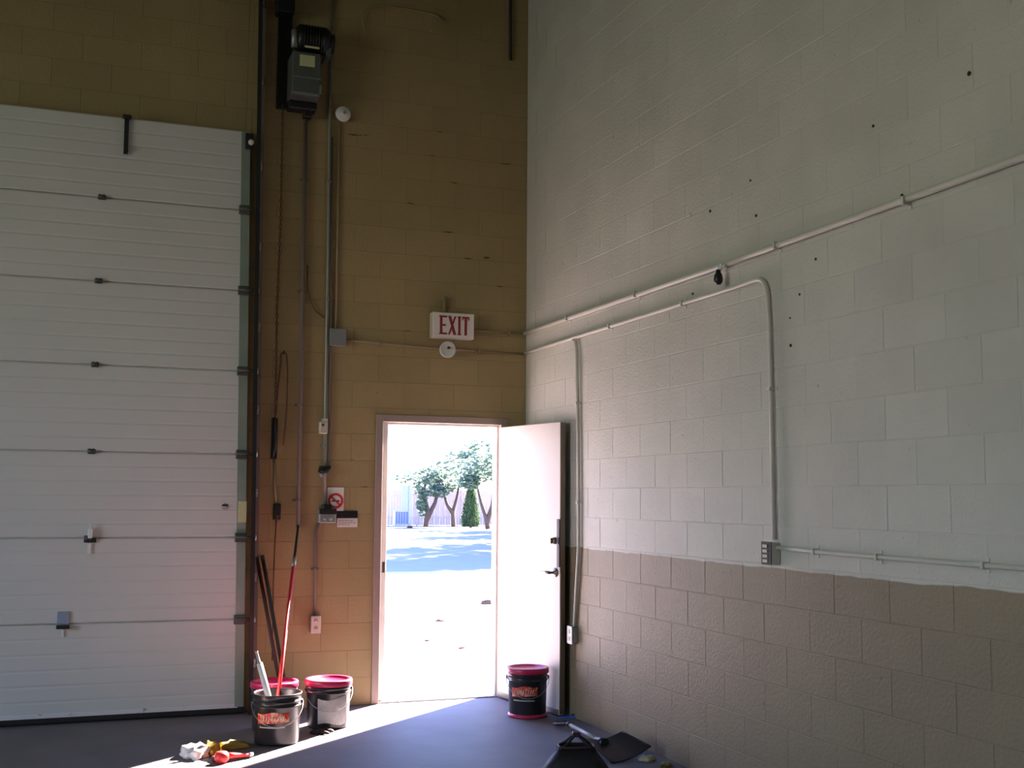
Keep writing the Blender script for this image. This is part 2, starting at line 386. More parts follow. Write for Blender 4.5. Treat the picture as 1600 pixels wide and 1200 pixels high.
# slide latch and lift handle and keyhole
b = MB().box(-3.262, -3.182, -.108, -.090, 1.205, 1.235, .002)
h = d1('slide_latch', b, 'dark_steel')
MB().box(-3.238, -3.205, -.13, -.094, 1.235, 1.30, .004).tube([(-3.222, -.12, 1.29), (-3.222, -.12, 1.335)], .006, 8).box(-3.235, -3.212, -.104, -.09, 1.13, 1.2, .002).build('latch_body', 'white', h)
b = MB().box(-3.412, -3.335, -.104, -.089, .66, .745, .003); h = d1('lift_handle', b, 'blue_steel')
MB().box(-3.415, -3.332, -.135, -.092, .632, .655, .003).build('grip', 'dark_steel', h)
MB().box(-3.378, -3.362, -.1, -.088, .575, .628, .003).build('cord_clip', 'white', h)
b = MB().lathe([(0, .010), (.018, .008), (.024, 0)], 18, (-2.325, -.09, 1.45), 'y'); h = d1('lock_cylinder', b, 'galv')
MB().box(-2.349, -2.305, -.106, -.094, 1.456, 1.466, .001).build('key_slot', 'dark_steel', h)
d1('bottom_seal', MB().prism([(-.098, .045), (-.092, .012), (-.07, .0), (-.04, .004), (-.036, .045)], -5.24, -2.15, 'yz'), 'rubber')
d1('worn_edge_strip', MB().box(-5.24, -2.2, -.0945, -.0895, .044, .072, .001), 'worn_white')
b = MB().box(-2.235, -2.175, -.101, -.095, 1.34, 1.49, .001); d1('warning_sticker', b, 'label_yellow')['label'] = 'yellow sticker on the end stile'

d1('top_seal', MB().box(-5.24, -2.2, -.05, -.001, 4.172, 4.192, .002), 'rubber')
d1('side_seal', MB().box(-2.238, -2.205, -.05, -.001, 0, 4.19, .002), 'rubber')
# guide track right of the overhead door, with its jamb angle
tr = empty('door_track', (-2.13, -.06, 0), 'dark vertical steel guide track along the right edge of the overhead door', 'track')
xt = lambda z: -2.118-.013*z
def strip(x0f, x1f, y0, y1, z0, z1):
    b = MB(); vs = [b.bm.verts.new(v) for v in [(x0f(z0),y0,z0),(x1f(z0),y0,z0),(x1f(z0),y1,z0),(x0f(z0),y1,z0),(x0f(z1),y0,z1),(x1f(z1),y0,z1),(x1f(z1),y1,z1),(x0f(z1),y1,z1)]]
    for f in [(0,3,2,1),(4,5,6,7),(0,1,5,4),(1,2,6,5),(2,3,7,6),(3,0,4,7)]: b.bm.faces.new([vs[i] for i in f])
    return b
def tp(name, mb, m, par=None):
    o = mb.build(name, m, par or tr)
    if par is None: o.location = (2.13, .06, 0)
    return o
b = strip(lambda z: xt(z)+.012, lambda z: xt(z)+.016, -.155, -.085, 0, 6.0); r_ = tp('rail', b, 'dark_steel')
tp('rail_lip', strip(lambda z: xt(z)-.014, lambda z: xt(z)+.016, -.159, -.155, 0, 6.0), 'dark_steel')
tp('jamb_angle', strip(lambda z: xt(z)+.018, lambda z: xt(z)+.056, -.05, -.001, 0, 6.0), 'pipe_mauve')['label'] = 'mauve grey steel angle fixed to the wall'
for z in [.35, .95, 1.55, 2.15, 2.75, 3.35, 3.95, 4.6, 5.2]:
    tp('bracket', MB().box(xt(z)+.014, xt(z)+.04, -.1, -.045, z-.03, z+.03, .003).lathe([(0, .008), (.008, .006), (.009, 0)], 8, (xt(z)+.028, -.1, z), 'y'), 'galv')

# ------------------------------------------------------------ personnel door (door_2)
door2 = empty('door_2', (-.2, -.01, 0), 'cream steel door standing open into the room against the right wall', 'door', kind='structure')
fr = MB()
def d2(name, mb, m, parent=None):
    o = mb.build(name, m, parent or door2)
    if parent is None: o.location = (.2, .01, 0)
    return o
d2('door_frame', MB().box(-1.215, -1.160, -.012, .15, 0, 2.15, .003).box(-.21, -.155, -.012, .15, 0, 2.15, .003).box(-1.16, -.21, -.012, .15, 2.095, 2.15, .003), 'frame')
d2('door_stop', MB().box(-1.16, -1.105, .05, .145, 0, 2.095, .002).box(-.225, -.21, .05, .145, 0, 2.095, .002).box(-1.105, -.225, .05, .145, 2.078, 2.095, .002), 'frame_white')['label'] = 'white inner stop of the frame'
d2('strike_plate', MB().box(-1.135, -1.115, .046, .05, .96, 1.04, .001), 'brass')
d2('threshold', MB().box(-1.16, -.21, 0.0, .16, 0, .010, .003), 'galv')
# leaf: local frame with hinge edge at origin, runs along local +x
HX, HY = -.205, -.02; ang = math.atan2(-.875, .135)
leaf = MB().box(0, .90, -.022, .022, .012, 2.075, .003).build('leaf', 'leaf_white', door2)
leaf.location = (HX+.2, HY+.01, 0); leaf.rotation_euler.z = ang
# visible face of the leaf is local -y
def lp(name, mb, m): return mb.build(name, m, leaf)
lp('edge_strip', MB().box(.900, .904, -.021, .021, .02, 2.07), 'brass')
lp('latch_guard', MB().box(.868, .906, -.030, -.022, 1.04, 1.38, .003).box(.860, .9, -.034, -.022, 1.20, 1.25, .003), 'dark_steel')
lp('deadbolt', MB().lathe([(0, .026), (.018, .026), (.024, .018), (.026, 0)], 20, (.838, -.022, 1.225), 'y').box(.834, .842, -.062, -.045, 1.205, 1.245, .002), 'brass')
hd = MB().lathe([(0, .02), (.012, .02), (.014, .008), (.033, .006), (.034, 0)], 24, (.845, -.022, 1.0), 'y')
hd.tube([(.845, -.03, 1.0), (.845, -.075, 1.0)], .009, 10)
hd.tube([(.845, -.072, 1.0), (.80, -.078, 1.003), (.735, -.076, .998)], [.011, .010, .008], 10)
lp('lever_handle', hd, 'brass')
lp('lever_handle', MB().lathe([(0, -.02), (.014, -.02), (.034, -.006), (.034, 0)], 24, (.845, .022, 1.0), 'y').tube([(.845, .03, 1.0), (.845, .07, 1.0)], .009, 10), 'brass')
for z in (.25, 1.05, 1.85):
    lp('hinge', MB().tube([(-.006, .018, z-.05), (-.006, .018, z+.05)], .009, 10).box(-.002, .002, -.02, .022, z-.05, z+.05), 'brass')
lp('door_sweep', MB().box(.01, .89, -.026, -.022, .012, .05, .001), 'brass')

# ------------------------------------------------------------ things on the back wall
def thing1(name, mb, m, label, cat, group=None): return tag(mb.build(name, m), label, cat, group)
def wall_pipe(name, pts, r, m, label, cat='pipe', clips=(), group=None, wall='back', n=10):
    root = empty(name, pts[0], label, cat, group); off = Vector(pts[0])
    o = MB().tube(pts, r, n).build('tube', m, root); o.location = -off
    for (x, y, z, vert) in clips:
        b = MB()
        if wall == 'back':
            if vert: b.box(x-r-.018, x+r+.018, -.004, .0, z-.009, z+.009).box(x-r-.003, x+r+.003, -.014-2*r, -.002, z-.008, z+.008, .002)
            else: b.box(x-.009, x+.009, -.004, .0, z-r-.018, z+r+.018).box(x-.008, x+.008, -.014-2*r, -.002, z-r-.003, z+r+.003, .002)
        else:
            if vert: b.box(-.004, 0, y-r-.018, y+r+.018, z-.009, z+.009).box(-.014-2*r, -.002, y-r-.003, y+r+.003, z-.008, z+.008, .002)
            else: b.box(-.004, 0, y-.009, y+.009, z-r-.018, z+r+.018).box(-.014-2*r, -.002, y-.008, y+.008, z-r-.003, z+r+.003, .002)
        c = b.build('clip', m, root); c.location = -off
    return root
# operator
op = empty('door_operator', (-1.83, 0, 4.44), 'dark overhead door operator with a black motor high on the wall', 'door opener')
def opp(name, mb, m, par=None, label=None):
    o = mb.build(name, m, par or op)
    if par is None: o.location = (1.83, 0, -4.44)
    if label: o['label'] = label
    return o
opp('mounting_plate', MB().box(-2.03, -1.925, -.03, 0, 4.42, 5.95, .004).box(-2.06, -1.93, -.16, -.03, 5.12, 5.9, .01), 'black')
opp('mounting_foot', MB().box(-1.95, -1.74, -.12, 0, 4.41, 4.47, .006).box(-1.83, -1.77, -.10, -.01, 4.36, 4.42, .006), 'black')
bx = opp('gearbox', MB().box(-1.955, -1.745, -.25, -.02, 4.47, 4.80, .008), 'box_dark')
opp('cover_rim', MB().box(-1.96, -1.74, -.256, -.25, 4.475, 4.49).box(-1.96, -1.74, -.256, -.25, 4.60, 4.608).box(-1.752, -1.738, -.256, -.25, 4.475, 4.56), 'galv', bx)
opp('rating_label', MB().box(-1.902, -1.79, -.2535, -.25, 4.69, 4.775), 'label_yellow', bx, 'pale yellow sticker')
opp('motor', MB().lathe([(0, -.13), (.085, -.13), (.105, -.10), (.105, -.07), (.098, -.068), (.098, .06), (.105, .062), (.105, .10), (.08, .12), (0, .12)], 28, (-1.80, -.16, 4.93), 'x'), 'black')
fins = MB()
for k in range(7): x = -1.87+.022*k; fins.lathe([(.098, -.003), (.108, -.003), (.108, .003), (.098, .003)], 28, (x, -.16, 4.93), 'x')
opp('cooling_fins', fins, 'dark_steel')
opp('capacitor', MB().lathe([(0, 0), (.026, 0), (.026, .13), (.02, .136), (0, .136)], 18, (-1.935, -.2, 4.84)), 'galv', None, 'pale metal cylinder')
opp('chain_wheel', MB().lathe([(.02, -.012), (.06, -.012), (.075, -.02), (.07, 0), (.075, .02), (.06, .012), (.02, .012), (.02, -.012)], 24, (-1.66, -.17, 4.92), 'x').tube([(-1.70, -.17, 4.92), (-1.64, -.17, 4.92)], .022, 12), 'dark_steel')
opp('nameplate', MB().box(-1.87, -1.76, -.262, -.258, 4.83, 4.845), 'label_yellow')
opp('limit_box', MB().box(-1.70, -1.66, -.22, -.02, 4.80, 4.93, .005), 'box_dark')
# hand chain: links
def chain(name, pts, label, link=.032, wire=.0035):
    root = empty(name, pts[0], label, 'chain'); off = Vector(pts[0])
    b = MB(); P = [Vector(p) for p in pts]
    seg = []; 
    for a, c in zip(P, P[1:]):
        L = (c-a).length; n = max(1, int(L/link))
        for k in range(n): seg.append((a+(c-a)*(k/n), a+(c-a)*((k+1)/n)))
    for i, (a, c) in enumerate(seg):
        t = (c-a).normalized(); side = t.cross(Vector((0, 1, 0)) if abs(t.y) < .9 else Vector((1, 0, 0))).normalized()
        if i % 2: side = t.cross(side).normalized()
        e = link*.12
        b.tube([a-t*e, a+t*e*1.2+side*.007, c-t*e*1.2+side*.007, c+t*e, c-t*e*1.2-side*.007, a+t*e*1.2-side*.007, a-t*e], wire, 4, False)
    o = tag(b.build('links', 'rust', root), kind='stuff'); o.location = -off
    return root, off
chain('hand_chain', [(-1.985, -.05, 4.44), (-1.978, -.045, 3.6), (-1.988, -.04, 2.9), (-1.978, -.035, 2.10)], 'thin rusty hoist chain hanging from the door operator')
# looped strap on the wall
pts = [(-1.972, -.03, 2.12), (-1.965, -.03, 2.3), (-1.948, -.03, 2.5)]+arc((-1.928, -.03, 2.56), .022, 170, 10, 6, 'xz')+[(-1.897, -.03, 2.45), (-1.895, -.03, 2.2), (-1.903, -.03, 2.02), (-1.915, -.03, 1.9)]
lp_ = empty('hanging_loop', (-1.93, 0, 2.6), 'dark red strap looped over a hook beside the hoist chain', 'strap')
o = MB().tube(pts, .006, 8).build('strap', 'rust', lp_); o.location = (1.93, 0, -2.6)
o = MB().tube([(-1.928, 0, 2.575), (-1.928, -.045, 2.575), (-1.928, -.05, 2.595)], .005, 8).build('hook', 'dark_steel', lp_); o.location = (1.93, 0, -2.6)
cl = empty('rope_cleat', (-1.975, 0, 1.95), 'black cleat below the hoist chain, level with the door head', 'cleat')
o = MB().box(-2.0, -1.955, -.012, 0, 1.80, 2.10, .003).build('back_plate', 'dark_steel', cl); o.location = (1.975, 0, -1.95)
o = MB().tube([(-1.985, -.035, 2.1), (-1.99, -.05, 2.03), (-1.978, -.04, 1.95), (-1.985, -.05, 1.87), (-1.99, -.035, 1.80)], [.010, .016, .02, .017, .008], 10).tube([(-1.97, -.03, 2.05), (-1.965, -.04, 1.85)], .009, 8).build('wound_rope', 'black', cl); o.location = (1.975, 0, -1.95)
wall_pipe('pull_rope', [(-1.975, -.025, 1.80), (-1.970, -.025, 1.6), (-1.955, -.025, 1.46)], .011, 'pipe_tan', 'short thick rope between the black cleat and the dark pull box', 'rope')
b = empty('pull_box', (-1.946, 0, 1.41), 'small dark box with a bent cord below the black cleat', 'box')
o = MB().box(-1.972, -1.922, -.05, 0, 1.355, 1.475, .008).build('casing', 'dark_steel', b); o.location = (1.946, 0, -1.41)
o = MB().lathe([(0, .012), (.012, .01), (.014, 0)], 14, (-1.946, -.05, 1.385), 'y').build('button', 'rust', b); o.location = (1.946, 0, -1.41)
wall_pipe('thin_cord', [(-1.95, -.02, 1.355), (-1.955, -.018, 1.15), (-1.958, -.02, .9), (-1.953, -.02, .35)], .0045, 'rust', 'thin dark cord hanging below the small dark box', 'cord')
# pipes
wall_pipe('vertical_pipe', [(-1.808, -.03, 4.40), (-1.80, -.03, 3.2), (-1.79, -.03, 1.30)], .0155, 'pipe_mauve', 'mauve painted pipe running down from the door operator', 'pipe', [(-1.80, 0, z, True) for z in (3.9, 3.05, 2.2, 1.5)])
wall_pipe('steel_conduit', [(-1.632, -.022, 6.0), (-1.625, -.022, 4.4), (-1.612, -.022, 3.3), (-1.607, -.022, 2.1), (-1.598, -.022, 1.43)], .0125, 'pipe_grey', 'long grey steel conduit from the roof to the grey switch box', 'conduit', [(-1.628, 0, 4.9, True), (-1.618, 0, 3.9, True), (-1.61, 0, 3.0, True), (-1.605, 0, 1.9, True)])
wall_pipe('dark_conduit', [(-1.598, -.018, 4.25), (-1.590, -.018, 3.3), (-1.575, -.018, 2.70), (-1.571, -.018, 1.80), (-1.585, -.02, 1.70)], .008, 'pipe_mauve', 'thin dark cable beside the long grey steel conduit', 'cable')
wall_pipe('tan_conduit', [(-1.542, -.014, 4.37), (-1.541, -.014, 2.77)], .0085, 'pipe_tan', 'thin tan painted conduit between the round bell and the junction box', 'conduit', [(-1.5415, 0, 3.6, True)])
wall_pipe('curved_cord', [(-1.768, -.02, 3.25), (-1.765, -.02, 3.08), (-1.74, -.02, 2.98), (-1.70, -.02, 2.91), (-1.63, -.022, 2.86)], .0045, 'rust', 'thin curved cord crossing from the mauve pipe to the steel conduit', 'cord')
# bell
be = empty('alarm_bell', (-1.522, 0, 4.437), 'round pale alarm bell high on the ochre wall', 'bell')
o = MB().lathe([(0, .02), (.035, .02), (.045, 0)], 24, (0, 0, 0), 'y').build('base', 'box_dark', be)
o = MB().lathe([(0, .065), (.012, .064), (.014, .056), (.04, .054), (.056, .045), (.060, .028), (.056, .024)], 28, (0, 0, 0), 'y').build('gong', 'white', be)
MB().lathe([(0, .074), (.009, .072), (.011, .064)], 12, (0, 0, 0), 'y').build('centre_nut', 'galv', be)
# junction box, exit sign, emergency head
jb = empty('junction_box', (-1.53, 0, 2.715), 'square grey junction box left of the exit sign', 'junction box')
MB().box(-.058, .058, -.05, 0, -.06, .06, .004).build('body', 'box_grey', jb)
MB().box(-.062, .062, -.055, -.049, -.064, .064, .002).build('cover', 'box_grey', jb)
for q in (-1, 1): MB().lathe([(0, .004), (.006, .003), (.006, 0)], 8, (q*.045, -.055, -q*.045), 'y').build('screw', 'galv', jb)
wall_pipe('tan_conduit', [(-1.47, -.014, 2.70), (-.72, -.014, 2.675), (-.02, -.014, 2.665)], .0095, 'pipe_tan', 'tan conduit running along the back wall under the exit sign', 'conduit', [(-1.2, 0, 2.69, False), (-.4, 0, 2.67, False)])
wall_pipe('tan_conduit', [(-.47, -.014, 2.835), (-.02, -.014, 2.83)], .0095, 'pipe_tan', 'short tan conduit from the right side of the exit sign to the corner', 'conduit', [(-.15, 0, 2.83, False)])
ex = empty('exit_sign', (-.635, 0, 2.85), 'white EXIT sign with dark red letters on the ochre wall', 'exit sign')
MB().box(-.168, .168, -.085, 0, -.1, .1, .004).build('housing', 'cream', ex)
MB().box(-.162, .162, -.089, -.084, -.094, .094, .001).build('face', 'sign_face', ex)
MB().box(-.02, .02, -.05, 0, .1, .13).tube([(-.055, -.02, .1), (-.055, -.02, .205)], .012, 10).lathe([(0, .03), (.022, .03), (.022, 0)], 14, (-.055, 0, .215), 'y').build('mounting_stem', 'pipe_tan', ex)
# letters E X I T, condensed with heavy stems
def letter(ch, x, wd):
    b = MB(); y0, y1 = -.0915, -.0885; h = .073; s_ = wd*.34; t = .014
    z0, z1 = -h, h
    if ch == 'E':
        b.box(x, x+s_, y0, y1, z0, z1).box(x+s_, x+wd, y0, y1, z1-t, z1).box(x+s_, x+wd, y0, y1, z0, z0+t).box(x+s_, x+wd*.82, y0, y1, -.007, .007)
        b.box(x-.006, x, y0, y1, z1-t*.7, z1).box(x-.006, x, y0, y1, z0, z0+t*.7)
    if ch == 'I':
        b.box(x+wd*.2, x+wd*.8, y0, y1, z0, z1).box(x, x+wd, y0, y1, z1-t*.6, z1).box(x, x+wd, y0, y1, z0, z0+t*.6)
    if ch == 'T':
        c = x+wd/2; b.box(c-s_/2, c+s_/2, y0, y1, z0, z1-t).box(x, x+wd, y0, y1, z1-t, z1)
        b.box(x, x+.008, y0, y1, z1-t*2, z1-t).box(x+wd-.008, x+wd, y0, y1, z1-t*2, z1-t)
    if ch == 'X':
        b.prism([(x, z1), (x+s_, z1), (x+wd, z0), (x+wd-s_, z0)], y0, y1); b.prism([(x+wd-s_*.6, z1), (x+wd, z1), (x+s_*.6, z0), (x, z0)], y0-.0005, y1)
    o = b.build('letter', 'red_dark', ex); o['label'] = 'dark red letter '+ch
for ch, x, wd in (('E', -.112, .058), ('X', -.046, .066), ('I', .030, .030), ('T', .068, .058)): letter(ch, x, wd)
eh = empty('emergency_light', (-.683, 0, 2.66), 'round white emergency lamp head directly under the exit sign', 'emergency light')
MB().lathe([(0, .04), (.03, .04), (.035, 0)], 20, (0, 0, 0), 'y').build('base', 'box_grey', eh)
MB().lathe([(.0, .03), (.045, .035), (.06, .07), (.064, .095), (.060, .10), (.05, .088), (.0, .08)], 30, (0, 0, .0), 'y').build('reflector', 'white', eh)
MB().lathe([(0, .112), (.008, .108), (.011, .095), (.009, .08)], 14, (.008, 0, .014), 'y').build('bulb', 'black', eh)
# rod in the corner, loose wire near the top
wall_pipe('corner_rod', [(-.165, -.015, 6.0), (-.160, -.015, 5.5), (-.155, -.015, 5.06)], .012, 'rubber', 'short dark pipe end hanging at the top of the back wall beside the corner', 'pipe')
wp = [(-1.36, -.02, 5.10), (-1.385, -.02, 5.2), (-1.375, -.025, 5.28), (-1.32, -.03, 5.325), (-1.2, -.03, 5.345), (-1.0, -.02, 5.35), (-.8, -.02, 5.34), (-.72, -.02, 5.29)]
wall_pipe('loose_wire', wp, .006, 'pipe_tan', 'pale loose wire curving across the top of the back wall', 'wire')
# switch devices
sw = empty('pull_switch', (-1.622, 0, 2.045), 'cream switch box on the steel conduit, highest of the wall controls', 'switch')
MB().box(-.03, .03, -.055, -.0, -.055, .035, .006).build('body', 'cream', sw); MB().box(-.008, .03, -.05, 0, .033, .06, .005).build('top_cap', 'cream', sw)
MB().lathe([(0, .01), (.009, .008), (.01, 0)], 12, (-.008, -.055, .01), 'y').build('button', 'rust', sw)
kc = empty('cable_clamp', (-1.61, 0, 1.73), 'black knuckle clamp around the steel conduit', 'clamp')
MB().box(-.035, .032, -.055, -.0, -.03, .022, .010).build('body', 'black', kc)
MB().tube([(-.04, -.04, -.012), (-.01, -.065, -.02), (.03, -.05, .0), (.045, -.03, .02)], [.012, .018, .016, .010], 10).build('strap', 'dark_steel', kc)
MB().lathe([(0, .012), (.014, .01), (.016, 0)], 12, (-.02, -.05, -.045), 'y').build('eyelet', 'box_grey', kc)
gb = empty('control_box', (-1.583, 0, 1.385), 'grey electrical control box at the foot of the steel conduit', 'switch box')
MB().box(-.062, .062, -.075, 0, -.05, .05, .006).build('body', 'box_grey', gb)
MB().box(-.065, .065, -.082, -.073, .012, .053, .003).box(-.035, .035, -.07, 0, .05, .085, .006).build('lid', 'dark_steel', gb)
MB().lathe([(0, .012), (.012, .010), (.013, 0)], 14, (-.02, -.075, -.02), 'y').build('push_button', 'galv', gb)
MB().lathe([(0, .012), (.012, .010), (.013, 0)], 14, (.02, -.075, -.02), 'y').build('push_button', 'galv', gb)
ns = empty('prohibition_sign', (-1.513, 0, 1.508), 'small white sign with a red ring and slash above the control box', 'sign')
MB().box(-.062, .062, -.006, 0, -.088, .088, .002).build('board', 'sign_face', ns)
MB().lathe([(.041, .0075), (.041, .0095), (.058, .0095), (.058, .0075), (.041, .0075)], 36, (0, 0, -.012), 'y', smooth=False).prism([(-.040, .017), (-.031, .026), (.040, -.041), (.031, -.050)], -.0095, -.006).build('ring_and_slash', 'red', ns)
MB().box(-.03, .022, -.0075, -.006, -.018, -.007).box(.024, .03, -.0075, -.006, -.018, -.007).build('cigarette_symbol', 'dark_steel', ns)
nt_ = empty('notice_plate', (-1.423, 0, 1.365), 'small notice, black upper half and pale lower half, beside the control box', 'notice')
MB().box(-.08, .08, -.006, 0, .004, .058, .002).build('black_half', 'black', nt_)
MB().box(-.075, .08, -.006, 0, -.062, .003, .002).build('pale_half', 'sign_face', nt_)
b = MB()
for z, n in ((-.018, 5), (-.034, 6), (-.049, 4)):
    for k in range(n): b.box(-.062+.022*k, -.062+.022*k+.016, -.0072, -.006, z, z+.007)
tag(b.build('print', 'print_pale', nt_))
wall_pipe('outlet_conduit', [(-1.64, -.016, 1.335), (-1.655, -.016, 1.28), (-1.66, -.016, 1.2), (-1.652, -.016, .66)], .011, 'pipe_mauve', 'mauve painted conduit from the control box down to the wall outlet', 'conduit', [(-1.657, 0, 1.0, True)])
ot = empty('wall_outlet', (-1.648, 0, .60), 'cream duplex wall outlet low on the ochre wall near the doorway', 'outlet')
MB().box(-.035, .035, -.05, 0, -.06, .06, .005).build('back_box', 'box_grey', ot)
MB().box(-.037, .037, -.056, -.049, -.065, .062, .003).build('face_plate', 'cream', ot)
for z in (-.027, .027):
    s_ = MB().lathe([(0, .005), (.014, .005), (.016, 0)], 18, (0, -.056, z), 'y').build('socket', 'cream', ot)
    MB().box(-.008, -.005, -.0625, -.0605, z-.005, z+.006).box(.005, .008, -.0625, -.0605, z-.005, z+.006).build('slots', 'dark_steel', s_)

# ------------------------------------------------------------ things on the right wall
wall_pipe('upper_conduit', [(-.02, -.02, 2.832), (-.02, -3.0, 2.828), (-.02, -5.3, 2.846), (-.02, -8.9, 2.85)], .0165, 'pipe_white', 'upper white conduit running the length of the white block wall', 'conduit', [(0, -y, 2.832, False) for y in (.9, 2.0, 3.6, 4.6)], wall='right')
wall_pipe('lower_conduit', [(-.018, -.02, 2.672), (-.018, -3.15, 2.685), (-.018, -3.34, 2.69)]+[(-.018, -3.40-.10*math.sin(a), 2.59+.10*math.cos(a)) for a in [math.radians(t) for t in range(0, 91, 15)]]+[(-.018, -3.515, 2.4), (-.018, -3.535, 1.33)], .0125, 'pipe_white', 'lower white conduit that bends down to the outlet box above the paint line', 'conduit', [(0, -1.6, 2.678, False), (0, -2.6, 2.683, False), (0, -3.52, 2.1, True)], wall='right')
wall_pipe('drop_conduit', [(-.018, -.98, 2.66), (-.018, -1.02, 2.645), (-.018, -1.04, 2.60), (-.018, -1.075, 1.9), (-.018, -1.085, 1.2), (-.018, -1.01, .63)], .0125, 'pipe_white', 'white conduit dropping down the wall behind the open door', 'conduit', [(0, -1.06, 2.2, True), (0, -1.085, 1.5, True)], wall='right')
ob = empty('wall_outlet', (0, -1.0, .575), 'small white outlet box low on the tan wall behind the open door', 'outlet')
MB().box(-.045, 0, -.04, .04, -.055, .055, .005).build('back_box', 'box_grey', ob); MB().box(-.052, -.044, -.043, .043, -.062, .062, .003).build('face_plate', 'white', ob)
MB().box(-.055, -.051, -.014, .014, .01, .04, .002).box(-.055, -.051, -.014, .014, -.04, -.01, .002).build('sockets', 'cream', ob)
ob = empty('outlet_box', (0, -3.515, 1.262), 'pale outlet box with a dark slotted face where the white conduits meet', 'outlet')
MB().box(-.055, 0, -.045, .045, -.055, .055, .004).build('body', 'pipe_white', ob)
MB().box(-.058, -.054, -.045, .045, -.058, .058, .001).build('face_plate', 'dark_steel', ob)
b = MB()
for z in (-.047, -.022, .003, .028): b.box(-.0605, -.0575, -.012, .03, z, z+.015)
tag(b.build('face_slots', 'pipe_white', ob), kind='stuff')
wall_pipe('side_conduit', [(-.018, -3.56, 1.292), (-.018, -3.85, 1.286), (-.018, -4.4, 1.284), (-.018, -8.9, 1.284)], .0115, 'pipe_white', 'white conduit running right from the outlet box just above the paint line', 'conduit', [(0, -3.88, 1.286, False), (0, -4.35, 1.284, False), (0, -5.0, 1.284, False)], wall='right')
bl = empty('bulb_fitting', (-.03, -3.085, 2.815), 'black bulb-shaped fitting hanging from a white holder on the upper conduit', 'lamp')
MB().box(-.035, .012, -.03, .03, -.012, .012, .003).tube([(-.025, 0, 0), (-.035, 0, -.02)], .018, 14).build('holder', 'white', bl)
MB().lathe([(0, -.105), (.014, -.103), (.023, -.09), (.026, -.07), (.022, -.05), (.014, -.035), (.012, -.02), (0, -.02)], 20, (-.035, 0, 0)).build('bulb', 'black', bl)
MB().tube([(-.02, -.03, 0), (-.03, -.045, -.012), (-.02, -.055, .002)], .006, 8).build('pull_hook', 'white', bl)

# ------------------------------------------------------------ pails and what stands in them
def pail(loc, label, H=.31, R=.15, rz=0, lid=True, printed=True, foot=None, open_=False):
    root = empty('pail', loc, label, 'pail', 'pails on the floor by the doors', rz=rz)
    rb = R*.9
    MB().lathe([(0, .004), (rb-.006, .004), (rb, .010), (rb+.002, .02), (R-.006, H*.74), (R, H*.75), (R, H*.77), (R-.005, H*.775), (R-.004, H*.84), (R+.001, H*.845), (R+.001, H*.86), (R-.003, H*.865), (R-.003, H-.012), (R+.003, H-.010), (R+.003, H), (R-.006, H), (R-.008, H-.01), (rb-.008, .016), (0, .016)], 48).build('body', 'bucket', root)
    if lid:
        MB().lathe([(0, H-.006), (R-.022, H-.006), (R-.018, H+.006), (R+.004, H+.006), (R+.008, H), (R+.008, H-.030), (R+.005, H-.033), (R+.003, H-.02)], 48).build('lid', 'crimson', root)
    if foot: MB().lathe([(rb-.004, .001), (rb+.010, .002), (rb+.012, .012), (rb+.006, .026), (rb+.001, .027)], 40).build('foot_ring', foot, root)
    # bail handle
    b = MB(); pts = []
    for k in range(13):
        a = math.pi*k/12; pts.append(((R+.008)*math.cos(a), -.006-(R*.98)*math.sin(a)*.55-.0, H*.80-(R*1.05)*math.sin(a)*.85))
    # keep the wire outside the wall
    pts = [((R+.010)*math.cos(math.pi*k/12), -(R+.010)*math.sin(math.pi*k/12), H*.81-.13*math.sin(math.pi*k/12)) for k in range(13)]
    h = MB().tube(pts, .0022, 6).build('bail_handle', 'galv', root)
    for s_ in (-1, 1):
        e_ = MB().lathe([(0, .012), (.012, .011), (.015, 0)], 14, (0, 0, 0), 'y').build('bail_ear', 'bucket', root)
        e_.location = (s_*(R-.002), 0, H*.81); e_.rotation_euler.z = s_*math.pi/2
    if printed:
        def patch(name, a0, a1, f0, f1, m, skew=.0, off=.0012):
            b = MB(); n = 14; cols = []
            for k in range(n+1):
                t = k/n; a = math.radians(a0+(a1-a0)*t); col = []
                for j in range(3):
                    zz = H*(f0(t)+(f1(t)-f0(t))*j/2); r_ = rb+(R-.006-rb)*(zz/(H*.74))+off
                    col.append(b.bm.verts.new((r_*math.cos(a), r_*math.sin(a), zz)))
                cols.append(col)
            for u, v in zip(cols, cols[1:]):
                for j in range(2): b.bm.faces.new((u[j], v[j], v[j+1], u[j+1])).smooth = True
            return b.build(name, m, root)
        if printed == 'logo':
            q = patch('logo_patch', 215, 300, lambda t: .44+.03*t, lambda t: .64+.02*t-.02*math.sin(9*t), 'bucket_print')
            b = MB()
            for k in range(9):                       # pale script strokes
                a = math.radians(228+7*k); r_ = rb+(R-rb)*.68+.002; z = H*(.54+.002*k)
                b.tube([(r_*math.cos(a), r_*math.sin(a), z-.014), (r_*math.cos(a+.05), r_*math.sin(a+.05), z+.016)], .0022, 4)
            b.build('logo_script', 'sign_face', root)
            patch('small_print', 222, 290, lambda t: .36, lambda t: .385, 'print_pale')
        else:
            patch('side_label', 235, 318, lambda t: .12+.03*math.sin(6*t), lambda t: .66-.04*math.sin(5*t), 'print_pale')
    return root
pail((-2.10, -1.14, 0), 'open black pail with a red logo and poles standing in it', lid=False, printed='logo', rz=-.15)
pail((-2.05, -.72, 0), 'black pail with a crimson lid hidden behind the open pail', printed=None, rz=.4)
pail((-1.69, -.73, 0), 'black pail with a crimson lid and a pale smudged label beside the doorway', printed='smudge', rz=-.1)
pail((-.285, -.80, 0), 'black pail with crimson lid and foot ring beside the open door', H=.335, R=.142, printed='logo', foot='crimson', rz=-.35)

